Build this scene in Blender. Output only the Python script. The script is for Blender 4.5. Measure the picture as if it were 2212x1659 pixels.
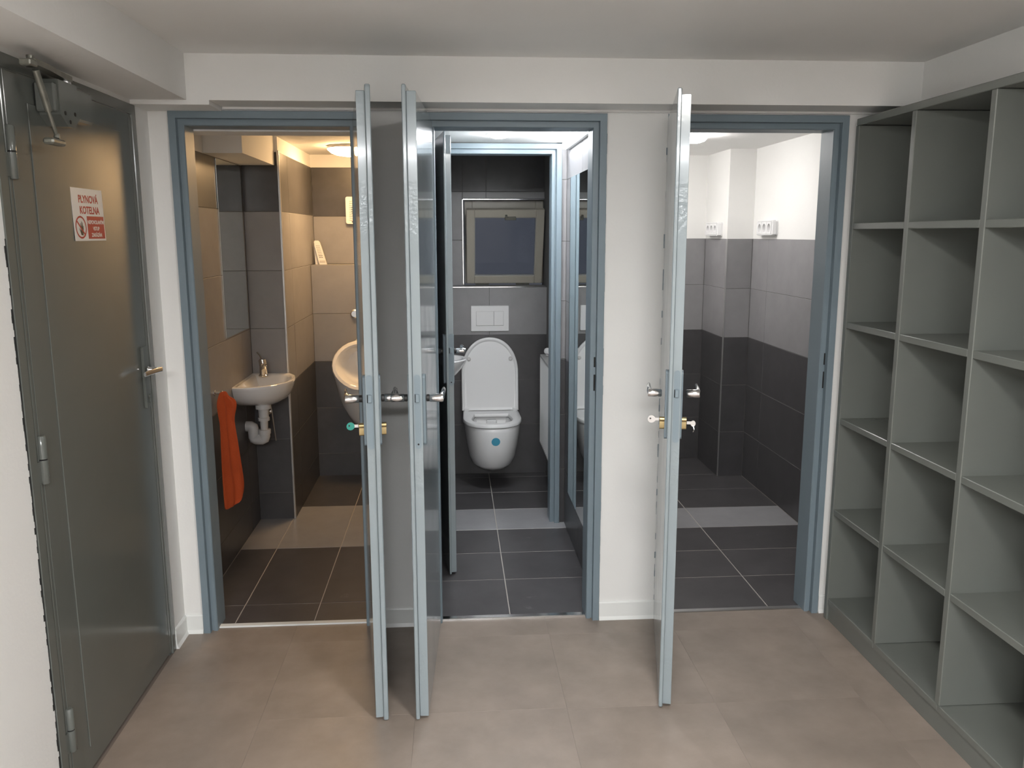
import bpy, math, random
from mathutils import Vector, Matrix
random.seed(7)
S = bpy.context.scene
for o in list(bpy.data.objects): bpy.data.objects.remove(o)
COL = S.collection

# ------------------------------------------------------------------ camera
cam = bpy.data.cameras.new('camera'); camo = bpy.data.objects.new('camera', cam); COL.objects.link(camo)
cam.sensor_width = 36.0; cam.lens = 36.0 * 1818.55 / 2212.0; cam.clip_start = 0.02
R_ = Vector((0.99760411, -0.06915586, -0.00187041)); U_ = Vector((0.0139735, 0.17494748, 0.9844786)); F_ = Vector((0.06775524, 0.98214604, -0.17549468))
camo.matrix_world = Matrix(((R_.x, U_.x, -F_.x, -0.1058), (R_.y, U_.y, -F_.y, -3.2487), (R_.z, U_.z, -F_.z, 1.5795), (0, 0, 0, 1)))
S.camera = camo
# ------------------------------------------------------------------ world (dusk outside the small window), exposure
w = bpy.data.worlds.new('dusk'); S.world = w; w.use_nodes = True
w.node_tree.nodes['Background'].inputs[0].default_value = (0.66, 0.70, 0.82, 1)
w.node_tree.nodes['Background'].inputs[1].default_value = 0.10
S.view_settings.view_transform = 'Standard'; S.view_settings.look = 'None'
S.view_settings.exposure = 0.0; S.view_settings.gamma = 1.0
try: S.view_settings.use_curve_mapping = False
except Exception: pass
# strengths of the place's own lamps and one added fill panel (used by the lamp builders below)
LAMP_MAIN, LAMP_FILL, LAMP_WARM, LAMP_SPOT, LAMP_MIRROR, LAMP_UTIL = 142.0, 160.0, 74.0, 400.0, 72.0, 118.0

# ------------------------------------------------------------------ materials
def _n(t, k, x=0, y=0):
    n = t.nodes.new(k); n.location = (x, y); return n
def mat(name, col, rough=.5, metal=0, var=.0, vscale=6, bump=0, bscale=60, coat=0, rnd=0, spec=.5, emit=None, trans=0, detail=4, rvar=0):
    m = bpy.data.materials.new(name); m.use_nodes = True; t = m.node_tree
    p = t.nodes['Principled BSDF']
    p.inputs['Base Color'].default_value = (*col, 1); p.inputs['Roughness'].default_value = rough
    p.inputs['Metallic'].default_value = metal; p.inputs['Specular IOR Level'].default_value = spec
    if coat: p.inputs['Coat Weight'].default_value = coat; p.inputs['Coat Roughness'].default_value = .08
    if trans: p.inputs['Transmission Weight'].default_value = trans
    if emit: p.inputs['Emission Color'].default_value = (*emit[0], 1); p.inputs['Emission Strength'].default_value = emit[1]
    if var or bump or rnd or rvar:
        tc = _n(t, 'ShaderNodeTexCoord', -900); oi = _n(t, 'ShaderNodeObjectInfo', -900, -300)
        ad = _n(t, 'ShaderNodeVectorMath', -720); ad.operation = 'ADD'
        sc = _n(t, 'ShaderNodeVectorMath', -800, -200); sc.operation = 'SCALE'; sc.inputs['Scale'].default_value = 37.0
        cmb = _n(t, 'ShaderNodeCombineXYZ', -860, -200)
        for i in range(3): t.links.new(oi.outputs['Random'], cmb.inputs[i])
        t.links.new(cmb.outputs[0], sc.inputs[0]); t.links.new(tc.outputs['Object'], ad.inputs[0]); t.links.new(sc.outputs[0], ad.inputs[1])
        if var or rnd:
            nz = _n(t, 'ShaderNodeTexNoise', -560); nz.inputs['Scale'].default_value = vscale; nz.inputs['Detail'].default_value = detail; nz.inputs['Roughness'].default_value = .6
            t.links.new(ad.outputs[0], nz.inputs['Vector'])
            mr = _n(t, 'ShaderNodeMapRange', -400); mr.inputs[1].default_value = .3; mr.inputs[2].default_value = .7
            mr.inputs[3].default_value = 1 - var; mr.inputs[4].default_value = 1 + var
            t.links.new(nz.outputs['Fac'], mr.inputs[0])
            m2 = _n(t, 'ShaderNodeMapRange', -400, -250); m2.inputs[3].default_value = 1 - rnd; m2.inputs[4].default_value = 1 + rnd
            t.links.new(oi.outputs['Random'], m2.inputs[0])
            mu = _n(t, 'ShaderNodeMath', -250); mu.operation = 'MULTIPLY'
            t.links.new(mr.outputs[0], mu.inputs[0]); t.links.new(m2.outputs[0], mu.inputs[1])
            vs = _n(t, 'ShaderNodeVectorMath', -120); vs.operation = 'SCALE'; vs.inputs[0].default_value = col
            t.links.new(mu.outputs[0], vs.inputs['Scale']); t.links.new(vs.outputs[0], p.inputs['Base Color'])
        if rvar:
            n3 = _n(t, 'ShaderNodeTexNoise', -560, -700); n3.inputs['Scale'].default_value = 9; n3.inputs['Detail'].default_value = 5
            t.links.new(ad.outputs[0], n3.inputs['Vector'])
            m3 = _n(t, 'ShaderNodeMapRange', -400, -700); m3.inputs[1].default_value = .3; m3.inputs[2].default_value = .7
            m3.inputs[3].default_value = max(.02, rough - rvar); m3.inputs[4].default_value = rough + rvar
            t.links.new(n3.outputs['Fac'], m3.inputs[0]); t.links.new(m3.outputs[0], p.inputs['Roughness'])
        if bump:
            nb = _n(t, 'ShaderNodeTexNoise', -560, -450); nb.inputs['Scale'].default_value = bscale; nb.inputs['Detail'].default_value = 3
            t.links.new(ad.outputs[0], nb.inputs['Vector'])
            bp = _n(t, 'ShaderNodeBump', -250, -450); bp.inputs['Strength'].default_value = bump; bp.inputs['Distance'].default_value = .004
            t.links.new(nb.outputs['Fac'], bp.inputs['Height']); t.links.new(bp.outputs[0], p.inputs['Normal'])
    return m
def dust(m, col=(.30, .29, .29), lo=.64, hi=.78, scale=5.0, amount=.5):
    """pale plaster dust and dried footmarks in scattered patches"""
    t = m.node_tree; p = t.nodes['Principled BSDF']; src = p.inputs['Base Color'].links[0].from_socket
    tc = _n(t, 'ShaderNodeTexCoord', -900, 500); oi = _n(t, 'ShaderNodeObjectInfo', -900, 400)
    ad = _n(t, 'ShaderNodeVectorMath', -700, 500); ad.operation = 'MULTIPLY_ADD'; ad.inputs[1].default_value = (1, 1, 1)
    cb = _n(t, 'ShaderNodeVectorMath', -800, 350); cb.operation = 'SCALE'; cb.inputs[0].default_value = (31, 17, 23)
    t.links.new(oi.outputs['Random'], cb.inputs['Scale']); t.links.new(tc.outputs['Object'], ad.inputs[0]); t.links.new(cb.outputs[0], ad.inputs[2])
    n1 = _n(t, 'ShaderNodeTexNoise', -540, 500); n1.inputs['Scale'].default_value = scale; n1.inputs['Detail'].default_value = 7; n1.inputs['Roughness'].default_value = .7; n1.inputs['Distortion'].default_value = .6
    mr = _n(t, 'ShaderNodeMapRange', -380, 500); mr.inputs[1].default_value = lo; mr.inputs[2].default_value = hi; mr.inputs[3].default_value = 0; mr.inputs[4].default_value = amount
    mx = _n(t, 'ShaderNodeMix', -180, 500); mx.data_type = 'RGBA'; mx.inputs['B'].default_value = (*col, 1)
    t.links.new(ad.outputs[0], n1.inputs['Vector']); t.links.new(n1.outputs['Fac'], mr.inputs[0]); t.links.new(mr.outputs[0], mx.inputs['Factor'])
    t.links.new(src, mx.inputs['A']); t.links.new(mx.outputs['Result'], p.inputs['Base Color'])
M = {}
M['wall'] = mat('white_wall_paint', (.78, .775, .755), .7, var=.02, vscale=2, bump=.12, bscale=90)
M['ceil'] = mat('white_ceiling_paint', (.84, .835, .815), .8, var=.02, vscale=1.5, bump=.08, bscale=80)
M['base'] = mat('white_vinyl_baseboard', (.76, .77, .75), .35)
M['vinyl'] = mat('beige_vinyl_floor', (.258, .211, .177),   .42, var=.16, vscale=5.5, detail=8, rnd=.05, bump=.05, bscale=140, rvar=.06)
M['screed'] = mat('floor_screed', (.16, .13, .11), .8)
M['blue'] = mat('blue_grey_gloss_paint', (.182, .232, .265), .45, bump=.10, bscale=55, var=.03, vscale=4)
M['bluew'] = mat('blue_grey_wrinkled_paint', (.25, .295, .315), .17, bump=.42, bscale=70, coat=.35)
_t = M['bluew'].node_tree; _b = [n for n in _t.nodes if n.type == 'BUMP'][0]      # the paint wrinkles come in patches
_c = _n(_t, 'ShaderNodeTexCoord', -900, -900); _z = _n(_t, 'ShaderNodeTexNoise', -700, -900); _z.inputs['Scale'].default_value = 3.2; _z.inputs['Detail'].default_value = 2
_m = _n(_t, 'ShaderNodeMapRange', -450, -900); _m.inputs[1].default_value = .47; _m.inputs[2].default_value = .66; _m.inputs[3].default_value = .02; _m.inputs[4].default_value = .5
_t.links.new(_c.outputs['Object'], _z.inputs['Vector']); _t.links.new(_z.outputs['Fac'], _m.inputs[0]); _t.links.new(_m.outputs[0], _b.inputs['Strength'])
M['leaf'] = mat('blue_grey_door_enamel', (.25, .295, .315), .15, bump=.012, bscale=14, coat=.35, var=.02, vscale=3, rvar=.03)
M['grey'] = mat('grey_green_enamel', (.150, .160, .146), .27, bump=.05, bscale=40, var=.03, vscale=4, coat=.15)
M['greyd'] = mat('grey_steel_door_enamel', (.118, .126, .116), .15, bump=.012, bscale=20, var=.03, vscale=3, coat=.08, spec=.4)
M['tl'] = mat('light_grey_tile', (.245, .24, .247), .36, var=.07, vscale=9, detail=8, rnd=.05, bump=.03, bscale=120)
M['td'] = mat('dark_grey_tile', (.062, .060, .063), .36, var=.14, vscale=9, detail=8, rnd=.06, bump=.03, bscale=120)
M['fd'] = mat('dark_grey_floor_tile', (.068, .065, .068), .36, var=.16, vscale=8, detail=6, rnd=.06, bump=.03, bscale=120)
dust(M['fd'])
M['fl'] = mat('light_grey_floor_tile', (.27, .27, .28), .34, var=.08, vscale=8, detail=8, rnd=.04, bump=.03, bscale=120)
M['grout'] = mat('grey_grout', (.15, .145, .14), .9)
M['groutd'] = mat('dark_grout', (.10, .097, .095), .9)
M['groutf'] = mat('pale_floor_grout', (.42, .39, .36), .9)
M['ceramic'] = mat('white_ceramic', (.80, .80, .80), .08, coat=.5)
M['plastic'] = mat('white_plastic', (.76, .76, .76), .3)
M['trap'] = mat('grey_white_plastic', (.55, .54, .53), .4)
M['chrome'] = mat('chrome', (.75, .75, .76), .12, metal=1)
M['steel'] = mat('brushed_steel', (.6, .6, .6), .3, metal=1)
M['brass'] = mat('brass', (.40, .31, .16), .38, metal=1)
M['mirror'] = mat('mirror_silver', (.80, .84, .83), .015, metal=1)
M['black'] = mat('black_void', (.008, .008, .008), .8)
M['rubber'] = mat('black_rubber', (.02, .02, .02), .5)
M['towel'] = mat('orange_towel', (.62, .10, .025), .9, bump=.5, bscale=260, var=.06, vscale=8)
M['cream'] = mat('cream_pvc', (.46, .43, .36), .35)
M['glass'] = mat('dark_window_glass', (.75, .8, .9), .12, trans=1.0)
M['rad'] = mat('white_radiator_enamel', (.75, .75, .74), .3)
M['radg'] = mat('grey_radiator_trim', (.35, .35, .34), .35)
M['sign'] = mat('white_sign_sheet', (.72, .70, .68), .35)
M['red'] = mat('red_sign_print', (.40, .020, .016), .4)
M['white'] = mat('white_print', (.78, .74, .72), .4)
M['ink'] = mat('black_sign_print', (.02, .02, .02), .4)
M['teal'] = mat('turquoise_key_head', (.02, .26, .21), .35)
M['blue_dot'] = mat('blue_sticker', (.06, .32, .46), .4)
M['oldmetal'] = mat('painted_worn_metal', (.22, .22, .19), .35, metal=.5, var=.2, vscale=30)
M['l_main'] = mat('opal_lamp_glow', (.8, .8, .8), .3, emit=((1, .975, .935), LAMP_MAIN))
M['l_fill'] = mat('added_fill_panel_glow', (.8, .8, .8), .3, emit=((.97, .98, 1), LAMP_FILL))
M['l_warm'] = mat('warm_lamp_glow', (.8, .8, .8), .3, emit=((1, .62, .29), LAMP_WARM))
M['l_spot'] = mat('cool_spot_glow', (.8, .8, .8), .3, emit=((.965, .98, 1), LAMP_SPOT))
M['l_mirr'] = mat('cool_mirror_lamp_glow', (.8, .8, .8), .3, emit=((.95, .97, 1), LAMP_MIRROR))
M['l_util'] = mat('neutral_spot_glow', (.8, .8, .8), .3, emit=((1, .97, .95), LAMP_UTIL))

# ------------------------------------------------------------------ mesh builder
class MB:
    def __init__(s): s.v = []; s.f = []; s.sm = []
    def add(s, vs, fs, smooth=False):
        k = len(s.v); s.v += [tuple(v) for v in vs]; s.f += [tuple(i + k for i in f) for f in fs]; s.sm += [smooth] * len(fs); return s
    def box(s, x0, x1, y0, y1, z0, z1, ch=0):
        if x0 > x1: x0, x1 = x1, x0
        if y0 > y1: y0, y1 = y1, y0
        if z0 > z1: z0, z1 = z1, z0
        if ch <= 0:
            return s.add([(x0,y0,z0),(x1,y0,z0),(x1,y1,z0),(x0,y1,z0),(x0,y0,z1),(x1,y0,z1),(x1,y1,z1),(x0,y1,z1)],
                         [(0,3,2,1),(4,5,6,7),(0,1,5,4),(1,2,6,5),(2,3,7,6),(3,0,4,7)])
        # chamfered on every edge: 24 verts
        X, Y, Z = (x0, x1), (y0, y1), (z0, z1); vs = []; idx = {}
        for i in (0, 1):
            for j in (0, 1):
                for k in (0, 1):
                    c = [X[i], Y[j], Z[k]]; d = [ch if i == 0 else -ch, ch if j == 0 else -ch, ch if k == 0 else -ch]
                    for a in range(3):
                        p = [c[b] + (0 if b == a else d[b]) for b in range(3)]
                        idx[i, j, k, a] = len(vs); vs.append(p)
        fs = []
        for a in range(3):
            b, c_ = (a + 1) % 3, (a + 2) % 3
            for sd in (0, 1):
                q = []
                for (u, v) in ((0, 0), (1, 0), (1, 1), (0, 1)):
                    k = [0, 0, 0]; k[a] = sd; k[b] = u; k[c_] = v; q.append(idx[(*k, a)])
                fs.append(q if sd else q[::-1])
            for u in (0, 1):
                for v in (0, 1):   # edges along a
                    k0 = [0,0,0]; k1 = [0,0,0]; k0[a] = 0; k1[a] = 1
                    k0[b] = k1[b] = u; k0[c_] = k1[c_] = v
                    q = [idx[(*k0, b)], idx[(*k1, b)], idx[(*k1, c_)], idx[(*k0, c_)]]
                    fs.append(q if (u == v) else q[::-1])
        for i in (0, 1):
            for j in (0, 1):
                for k in (0, 1):
                    q = [idx[i, j, k, 0], idx[i, j, k, 1], idx[i, j, k, 2]]
                    fs.append(q if (i + j + k) % 2 == 1 else q[::-1])
        return s.add(vs, fs)
    def loft(s, rings, cap0=True, cap1=True, smooth=True, closed=True):
        n = len(rings[0]); vs = [p for r in rings for p in r]; fs = []
        for i in range(len(rings) - 1):
            for j in range(n if closed else n - 1):
                a = i * n + j; b = i * n + (j + 1) % n
                fs.append((a, b, b + n, a + n))
        s.add(vs, fs, smooth)
        if cap0: s.add(rings[0], [tuple(range(n))[::-1]])
        if cap1: s.add(rings[-1], [tuple(range(n))])
        return s
    def tube(s, pts, r, n=12, cap=True):
        pts = [Vector(p) for p in pts]; rs = r if isinstance(r, (list, tuple)) else [r] * len(pts); rings = []
        up = None
        for i, p in enumerate(pts):
            d = (pts[min(i + 1, len(pts) - 1)] - pts[max(i - 1, 0)]).normalized()
            if up is None: up = Vector((0, 0, 1)) if abs(d.z) < .9 else Vector((1, 0, 0))
            a = d.cross(up).normalized(); up = a.cross(d).normalized(); b = up
            rings.append([p + (a * math.cos(t) + b * math.sin(t)) * rs[i] for t in (2 * math.pi * k / n for k in range(n))])
        return s.loft(rings, cap, cap)
    def lathe(s, c, axis, prof, n=24, cap0=True, cap1=True):
        c = Vector(c); ax = Vector(axis).normalized(); u = ax.orthogonal().normalized(); v = ax.cross(u)
        rings = [[c + ax * h + (u * math.cos(t) + v * math.sin(t)) * r for t in (2 * math.pi * k / n for k in range(n))] for r, h in prof]
        return s.loft(rings, cap0, cap1)
    def prism(s, poly, axis, a0, a1, smooth=False):
        """poly of 2D points in the two other axes (order x,y,z without axis)."""
        def P(q, a):
            l = list(q); l.insert(axis, a); return tuple(l)
        n = len(poly); vs = [P(q, a0) for q in poly] + [P(q, a1) for q in poly]
        s.add(vs, [(i, (i + 1) % n, n + (i + 1) % n, n + i) for i in range(n)], smooth)
        s.add([P(q, a0) for q in poly], [tuple(range(n))[::-1]]); s.add([P(q, a1) for q in poly], [tuple(range(n))]); return s
    def build(s, name, m, parent=None, fixn=True, sub=0):
        me = bpy.data.meshes.new(name); me.from_pydata(s.v, [], s.f); me.update()
        if fixn:
            import bmesh
            bm = bmesh.new(); bm.from_mesh(me)
            bmesh.ops.remove_doubles(bm, verts=bm.verts, dist=1e-6)
            bmesh.ops.recalc_face_normals(bm, faces=bm.faces); 
            for e in bm.edges:
                if len(e.link_faces) == 2 and e.calc_face_angle(0) > .7: e.smooth = False
            bm.to_mesh(me); bm.free()
        sm = s.sm if len(me.polygons) == len(s.sm) else None
        for i, p in enumerate(me.polygons): p.use_smooth = sm[i] if sm else (any(s.sm))
        me.materials.append(m if not isinstance(m, str) else M[m])
        o = bpy.data.objects.new(name, me); COL.objects.link(o)
        if parent: o.parent = parent
        if sub:
            md = o.modifiers.new('sub', 'SUBSURF'); md.levels = sub; md.render_levels = sub
        return o
def tag(o, label=None, cat=None, group=None, kind=None):
    if label: o['label'] = label
    if cat: o['category'] = cat
    if group: o['group'] = group
    if kind: o['kind'] = kind
    return o
def empty(name, loc=(0, 0, 0), rz=0, **k):
    o = bpy.data.objects.new(name, None); COL.objects.link(o); o.location = loc; o.rotation_euler = (0, 0, rz); o.empty_display_size = .05
    return tag(o, **k)
def struct(name, mb, m, label=None): return tag(mb.build(name, m), label=label, kind='structure')
def off(mb, o):     # shift a builder's vertices by -o (world -> local)
    mb.v = [(a - o[0], b - o[1], c - o[2]) for a, b, c in mb.v]; return mb

# tiles ---------------------------------------------------------------------
_tc = {}
def tile_mesh(du, dv, th, key, m):
    k = (round(du, 3), round(dv, 3), round(th, 4), m)
    if k not in _tc:
        e = min(.0012, th * .6) if m != 'vinyl' else .0003; mb = MB()
        b = [(0,0,0),(du,0,0),(du,dv,0),(0,dv,0)]; c = [(0,0,th-e),(du,0,th-e),(du,dv,th-e),(0,dv,th-e)]
        t = [(e,e,th),(du-e,e,th),(du-e,dv-e,th),(e,dv-e,th)]
        mb.add(b + c + t, [(0,1,5,4),(1,2,6,5),(2,3,7,6),(3,0,4,7),(4,5,9,8),(5,6,10,9),(6,7,11,10),(7,4,8,11),(8,9,10,11)])
        me = bpy.data.meshes.new('tile'); me.from_pydata(mb.v, [], mb.f); me.update(); me.materials.append(M[m]); _tc[k] = me
    return _tc[k]
def tiles(parent, origin, U, V, us, vs, mfun, th=.008, gap=.0024, name='tile', jit=.0004, skip=None):
    """origin: corner of the backing; U,V unit axes; the tiles grow along U x V. us / vs: joint positions."""
    U = Vector(U); V = Vector(V); N = U.cross(V); O = Vector(origin); m0 = mfun(0, 0) == 'vinyl'
    if not m0:
        c = [O + U * a + V * b + N * h for h in (.0, th - .0014) for a, b in ((us[0], vs[0]), (us[-1], vs[0]), (us[-1], vs[-1]), (us[0], vs[-1]))]
        mb = MB(); mb.add(c, [(0, 3, 2, 1), (4, 5, 6, 7), (0, 1, 5, 4), (1, 2, 6, 5), (2, 3, 7, 6), (3, 0, 4, 7)])
        mb.build('grout', 'groutf' if abs(N.z) > .5 else 'grout', parent)
    for i in range(len(us) - 1):
        for j in range(len(vs) - 1):
            u0, u1, v0, v1 = us[i] + gap / 2, us[i + 1] - gap / 2, vs[j] + gap / 2, vs[j + 1] - gap / 2
            if u1 - u0 < .006 or v1 - v0 < .006: continue
            if skip and skip((us[i] + us[i + 1]) / 2, (vs[j] + vs[j + 1]) / 2): continue
            o = bpy.data.objects.new(name, tile_mesh(u1 - u0, v1 - v0, th, name, mfun(i, j))); COL.objects.link(o)
            p = O + U * u0 + V * v0 + N * random.uniform(-jit, jit)
            o.matrix_world = Matrix(((U.x, V.x, N.x, p.x), (U.y, V.y, N.y, p.y), (U.z, V.z, N.z, p.z), (0, 0, 0, 1)))
            if parent: o.parent = parent
# ================================================================== MAIN ROOM SHELL
XL, XR, YF = -1.2, 1.80, -6.4
ZC = 2.187
fl = struct('floor', MB().box(-1.45, 1.95, YF, .035, -.06, -.002), 'screed', 'beige vinyl floor of the changing room')
# vinyl tiles, brick laid in columns running away from the camera
xs = [-1.195, -.763, -.253, .257, .767, 1.277, 1.78]
for i in range(len(xs) - 1):
    o0 = [-.40, -.12, -.126, -.126, -.126, -.381][i]
    if i in (1, 2): o0 = -.12
    ys = [.033]
    y = o0
    while y > -3.0: ys.append(y); y -= .535
    ys.append(-3.0); ys = sorted(ys)
    tiles(fl, (0, 0, -.002), (1, 0, 0), (0, 1, 0), [xs[i], xs[i + 1]], ys, lambda a, b: 'vinyl', th=.002, gap=.00025, jit=.0001, name='floor_tile')
tiles(fl, (0, 0, -.002), (1, 0, 0), (0, 1, 0), [-1.195, 1.78], [YF + .01, -3.0], lambda a, b: 'vinyl', th=.002, gap=.00025, jit=0, name='floor_tile')
struct('ceiling', MB().box(-1.3, 1.95, YF, .12, ZC, ZC + .05), 'ceil', 'white painted ceiling of the changing room')
TB = .12
struct('wall_back', MB().box(-1.32, -1.10, 0, TB, 0, 1.994).box(-.455, -.195, 0, TB, 0, 1.994).box(.45, .735, 0, TB, 0, 1.994)
       .box(1.385, 1.92, 0, TB, 0, 1.994).box(-1.32, 1.92, 0, TB, 1.994, 2.19), 'wall', 'white wall with the three open doorways')
struct('wall_left', MB().box(XL - .10, XL, -.137, .02, 0, ZC).box(XL - .10, XL, YF, -1.075, 0, ZC).box(XL - .10, XL, -1.075, -.137, 2.018, ZC), 'wall', 'white wall holding the grey boiler room door')
struct('wall_right', MB().box(1.79, 1.9, YF, 0, 0, ZC), 'wall', 'wall behind the grey cubby shelves')
struct('wall_front', MB().box(-1.3, 1.95, YF - .1, YF, 0, ZC), 'wall', 'white wall behind the camera')
struct('trim_1', MB().box(-1.2, 1.60, -.166, 0, 2.034, ZC).box(-1.2, -.935, -.166, 0, 2.019, 2.034), 'wall', 'white boxed bulkhead above the three doorways')
struct('trim_2', MB().box(-1.2, -1.01, YF, -.166, 2.034, ZC), 'wall', 'white boxed beam above the boiler room door')
struct('trim_3', MB().box(1.60, 1.79, YF, 0, 2.0045, ZC), 'wall', 'white bulkhead above the cubby shelves')
struct('trim_4', MB().box(-.93, 1.58, -.012, 0, 2.026, 2.034), 'wall')
# baseboards with a flared foot
def baseboard(name, a, b, n, label):
    a = Vector((*a, 0)); b = Vector((*b, 0)); n = Vector((*n, 0)); prof = [(0, 0), (.016, 0), (.015, .003), (.009, .014), (.008, .072), (.005, .078), (0, .078)]
    r = [[p + n * d + Vector((0, 0, z)) for d, z in prof] for p in (a, b)]
    return struct(name, MB().loft(r, smooth=False), 'base', label)
baseboard('baseboard_left', (XL, -.137), (XL, -.006), (1, 0), 'short white baseboard between boiler door and corner')
baseboard('baseboard_back', (XL + .006, 0), (-1.128, 0), (0, -1), 'short white baseboard left of the first doorway')
baseboard('baseboard_back', (-.430, 0), (-.222, 0), (0, -1), 'white baseboard between the first and middle doorways')
baseboard('baseboard_back', (.478, 0), (.710, 0), (0, -1), 'white baseboard between middle and right doorways')
baseboard('baseboard_back', (1.413, 0), (1.62, 0), (0, -1), 'white baseboard right of the right doorway')
baseboard('baseboard_left', (XL, -3.6), (XL, -1.09), (1, 0), 'white baseboard nearer than the boiler door')
# main ceiling lamp, an opal dome just out of frame
t = empty('ceiling_light', (.40, -1.88, ZC), label='round opal ceiling lamp lighting the changing room', cat='lamp')
MB().lathe((0, 0, 0), (0, 0, -1), [(.15, 0), (.15, .02), (.14, .025)]).build('lamp_base', 'plastic', t)
MB().lathe((0, 0, 0), (0, 0, -1), [(.138, .0255), (.125, .031), (.08, .036), (.04, .038), (.001, .0385)], cap1=False).build('lamp_diffuser', 'l_main', t)
t = empty('ceiling_light', (-.30, -4.5, ZC), label='flat rectangular fill light panel added on the ceiling behind the camera', cat='lamp')  # unseen panel, added to fill the room with frontal light
MB().box(-.62, .62, -.17, .17, -.02, 0, .003).build('lamp_base', 'plastic', t)
MB().box(-.6, .6, -.15, .15, -.0235, -.0205).build('lamp_diffuser', 'l_fill', t)

# ================================================================== DOORS
def frame(parent, xl, xr, zt, y0, depth, mname='blue'):
    prof = [(-.004, .004), (0, -.013), (.025, -.0135), (.026, -.012), (.0262, .012), (.0335, .012), (.034, .006), (.047, .006), (.050, .010), (.050, depth), (.03, depth), (-.004, depth * .2)]
    rings = []
    for (X, s, top) in ((xl, 1, 0), (xl, 1, 1), (xr, -1, 1), (xr, -1, 0)):
        rings.append([(X + s * u, y0 + v, (zt - u) if top else 0.0) for u, v in prof])
    return MB().loft(rings, smooth=False).build('door_frame', mname, parent)
def ragged(parent, xs_, side, z0, z1, y, n=60, wid=.006, mname='blue'):
    """thin ragged bead of paint along a frame's outer edge"""
    mb = MB(); 
    for i in range(n):
        a = z0 + (z1 - z0) * i / n; b = z0 + (z1 - z0) * (i + 1) / n; wd = wid * random.uniform(.15, 1)
        mb.box(xs_ - side * .002, xs_ + side * wd, y - .0016, y + .001, a, b)
    o = mb.build('paint_edge', mname, parent); o['kind'] = 'stuff'; return o
def rrect(cx, cz, w_, h, r=None, n=6):
    r = min(w_, h) / 2 if r is None else r; pts = []
    for (sx, sz, a0) in ((1, 1, 0), (-1, 1, 90), (-1, -1, 180), (1, -1, 270)):
        for k in range(n + 1):
            a = math.radians(a0 + 90 * k / n); pts.append((cx + sx * (w_ / 2 - r) + r * math.cos(a), cz + sz * (h / 2 - r) + r * math.sin(a)))
    return pts
def handle(parent, x, y, sgn, z, ring=True, Lx=-1, tilt=.0):
    """lever handle on a leaf face; sgn = +-1 outward along local y, Lx = lever direction along local x"""
    mb = MB()
    y1 = y + sgn * .006; y2 = y + sgn * .012; y3 = y + sgn * .056
    mb.lathe((x, y2, z), (0, sgn, 0), [(.0105, 0), (.0128, .003), (.0132, .030), (.0135, .040), (.012, .044)], n=18)
    pts = [(x, y + sgn * .046, z), (x + Lx * .012, y + sgn * .050, z + .002), (x + Lx * .05, y + sgn * .052, z + .004 + tilt * .4), (x + Lx * .10, y + sgn * .052, z + .003 + tilt), (x + Lx * .118, y + sgn * .051, z + tilt)]
    rr = [(.010, .012), (.0095, .0125), (.007, .0105), (.006, .0095), (.004, .007)]
    rings = []
    for p, (a, b) in zip(pts, rr):
        rings.append([(p[0], p[1] + a * math.cos(t), p[2] + b * math.sin(t)) for t in (2 * math.pi * k / 12 for k in range(12))])
    mb.loft(rings)
    h = mb.build('door_handle', 'chrome', parent); h['label'] = 'chrome lever handle'
    if ring:
        r = MB().lathe((x, y + sgn * .003, z), (0, sgn, 0), [(.0085, 0), (.0115, .001), (.0115, .009), (.0085, .0095)], n=18).build('handle_collar', 'rubber', parent); r['label'] = 'black collar'
def leaf(parent, A, B, th, lip_side, lip_w, ztop=1.989, zlip=2.006, wrink=False, mname='leaf'):
    """door leaf: local x from hinge A to free edge B, local y thickness, z up. returns (leaf, length)"""
    A = Vector((A[0], A[1])); B = Vector((B[0], B[1])); d = B - A; Ln = d.length; ang = math.atan2(d.y, d.x)
    mb = MB()
    if lip_side > 0: body = (0, th - lip_w); lip = (th - lip_w, th)
    else: body = (lip_w, th); lip = (0, lip_w)
    mb.box(0.012, Ln - .012, body[0], body[1], .010, ztop, .0015)
    mb.box(0, Ln, lip[0] + (.0002 if lip_side > 0 else 0), lip[1] - (0 if lip_side > 0 else .0002), .004, zlip, .003)
    o = mb.build('door_leaf', mname, parent)
    o.location = (A.x - parent.location.x, A.y - parent.location.y, 0); o.rotation_euler = (0, 0, ang)
    return o, Ln, body, lip
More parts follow.
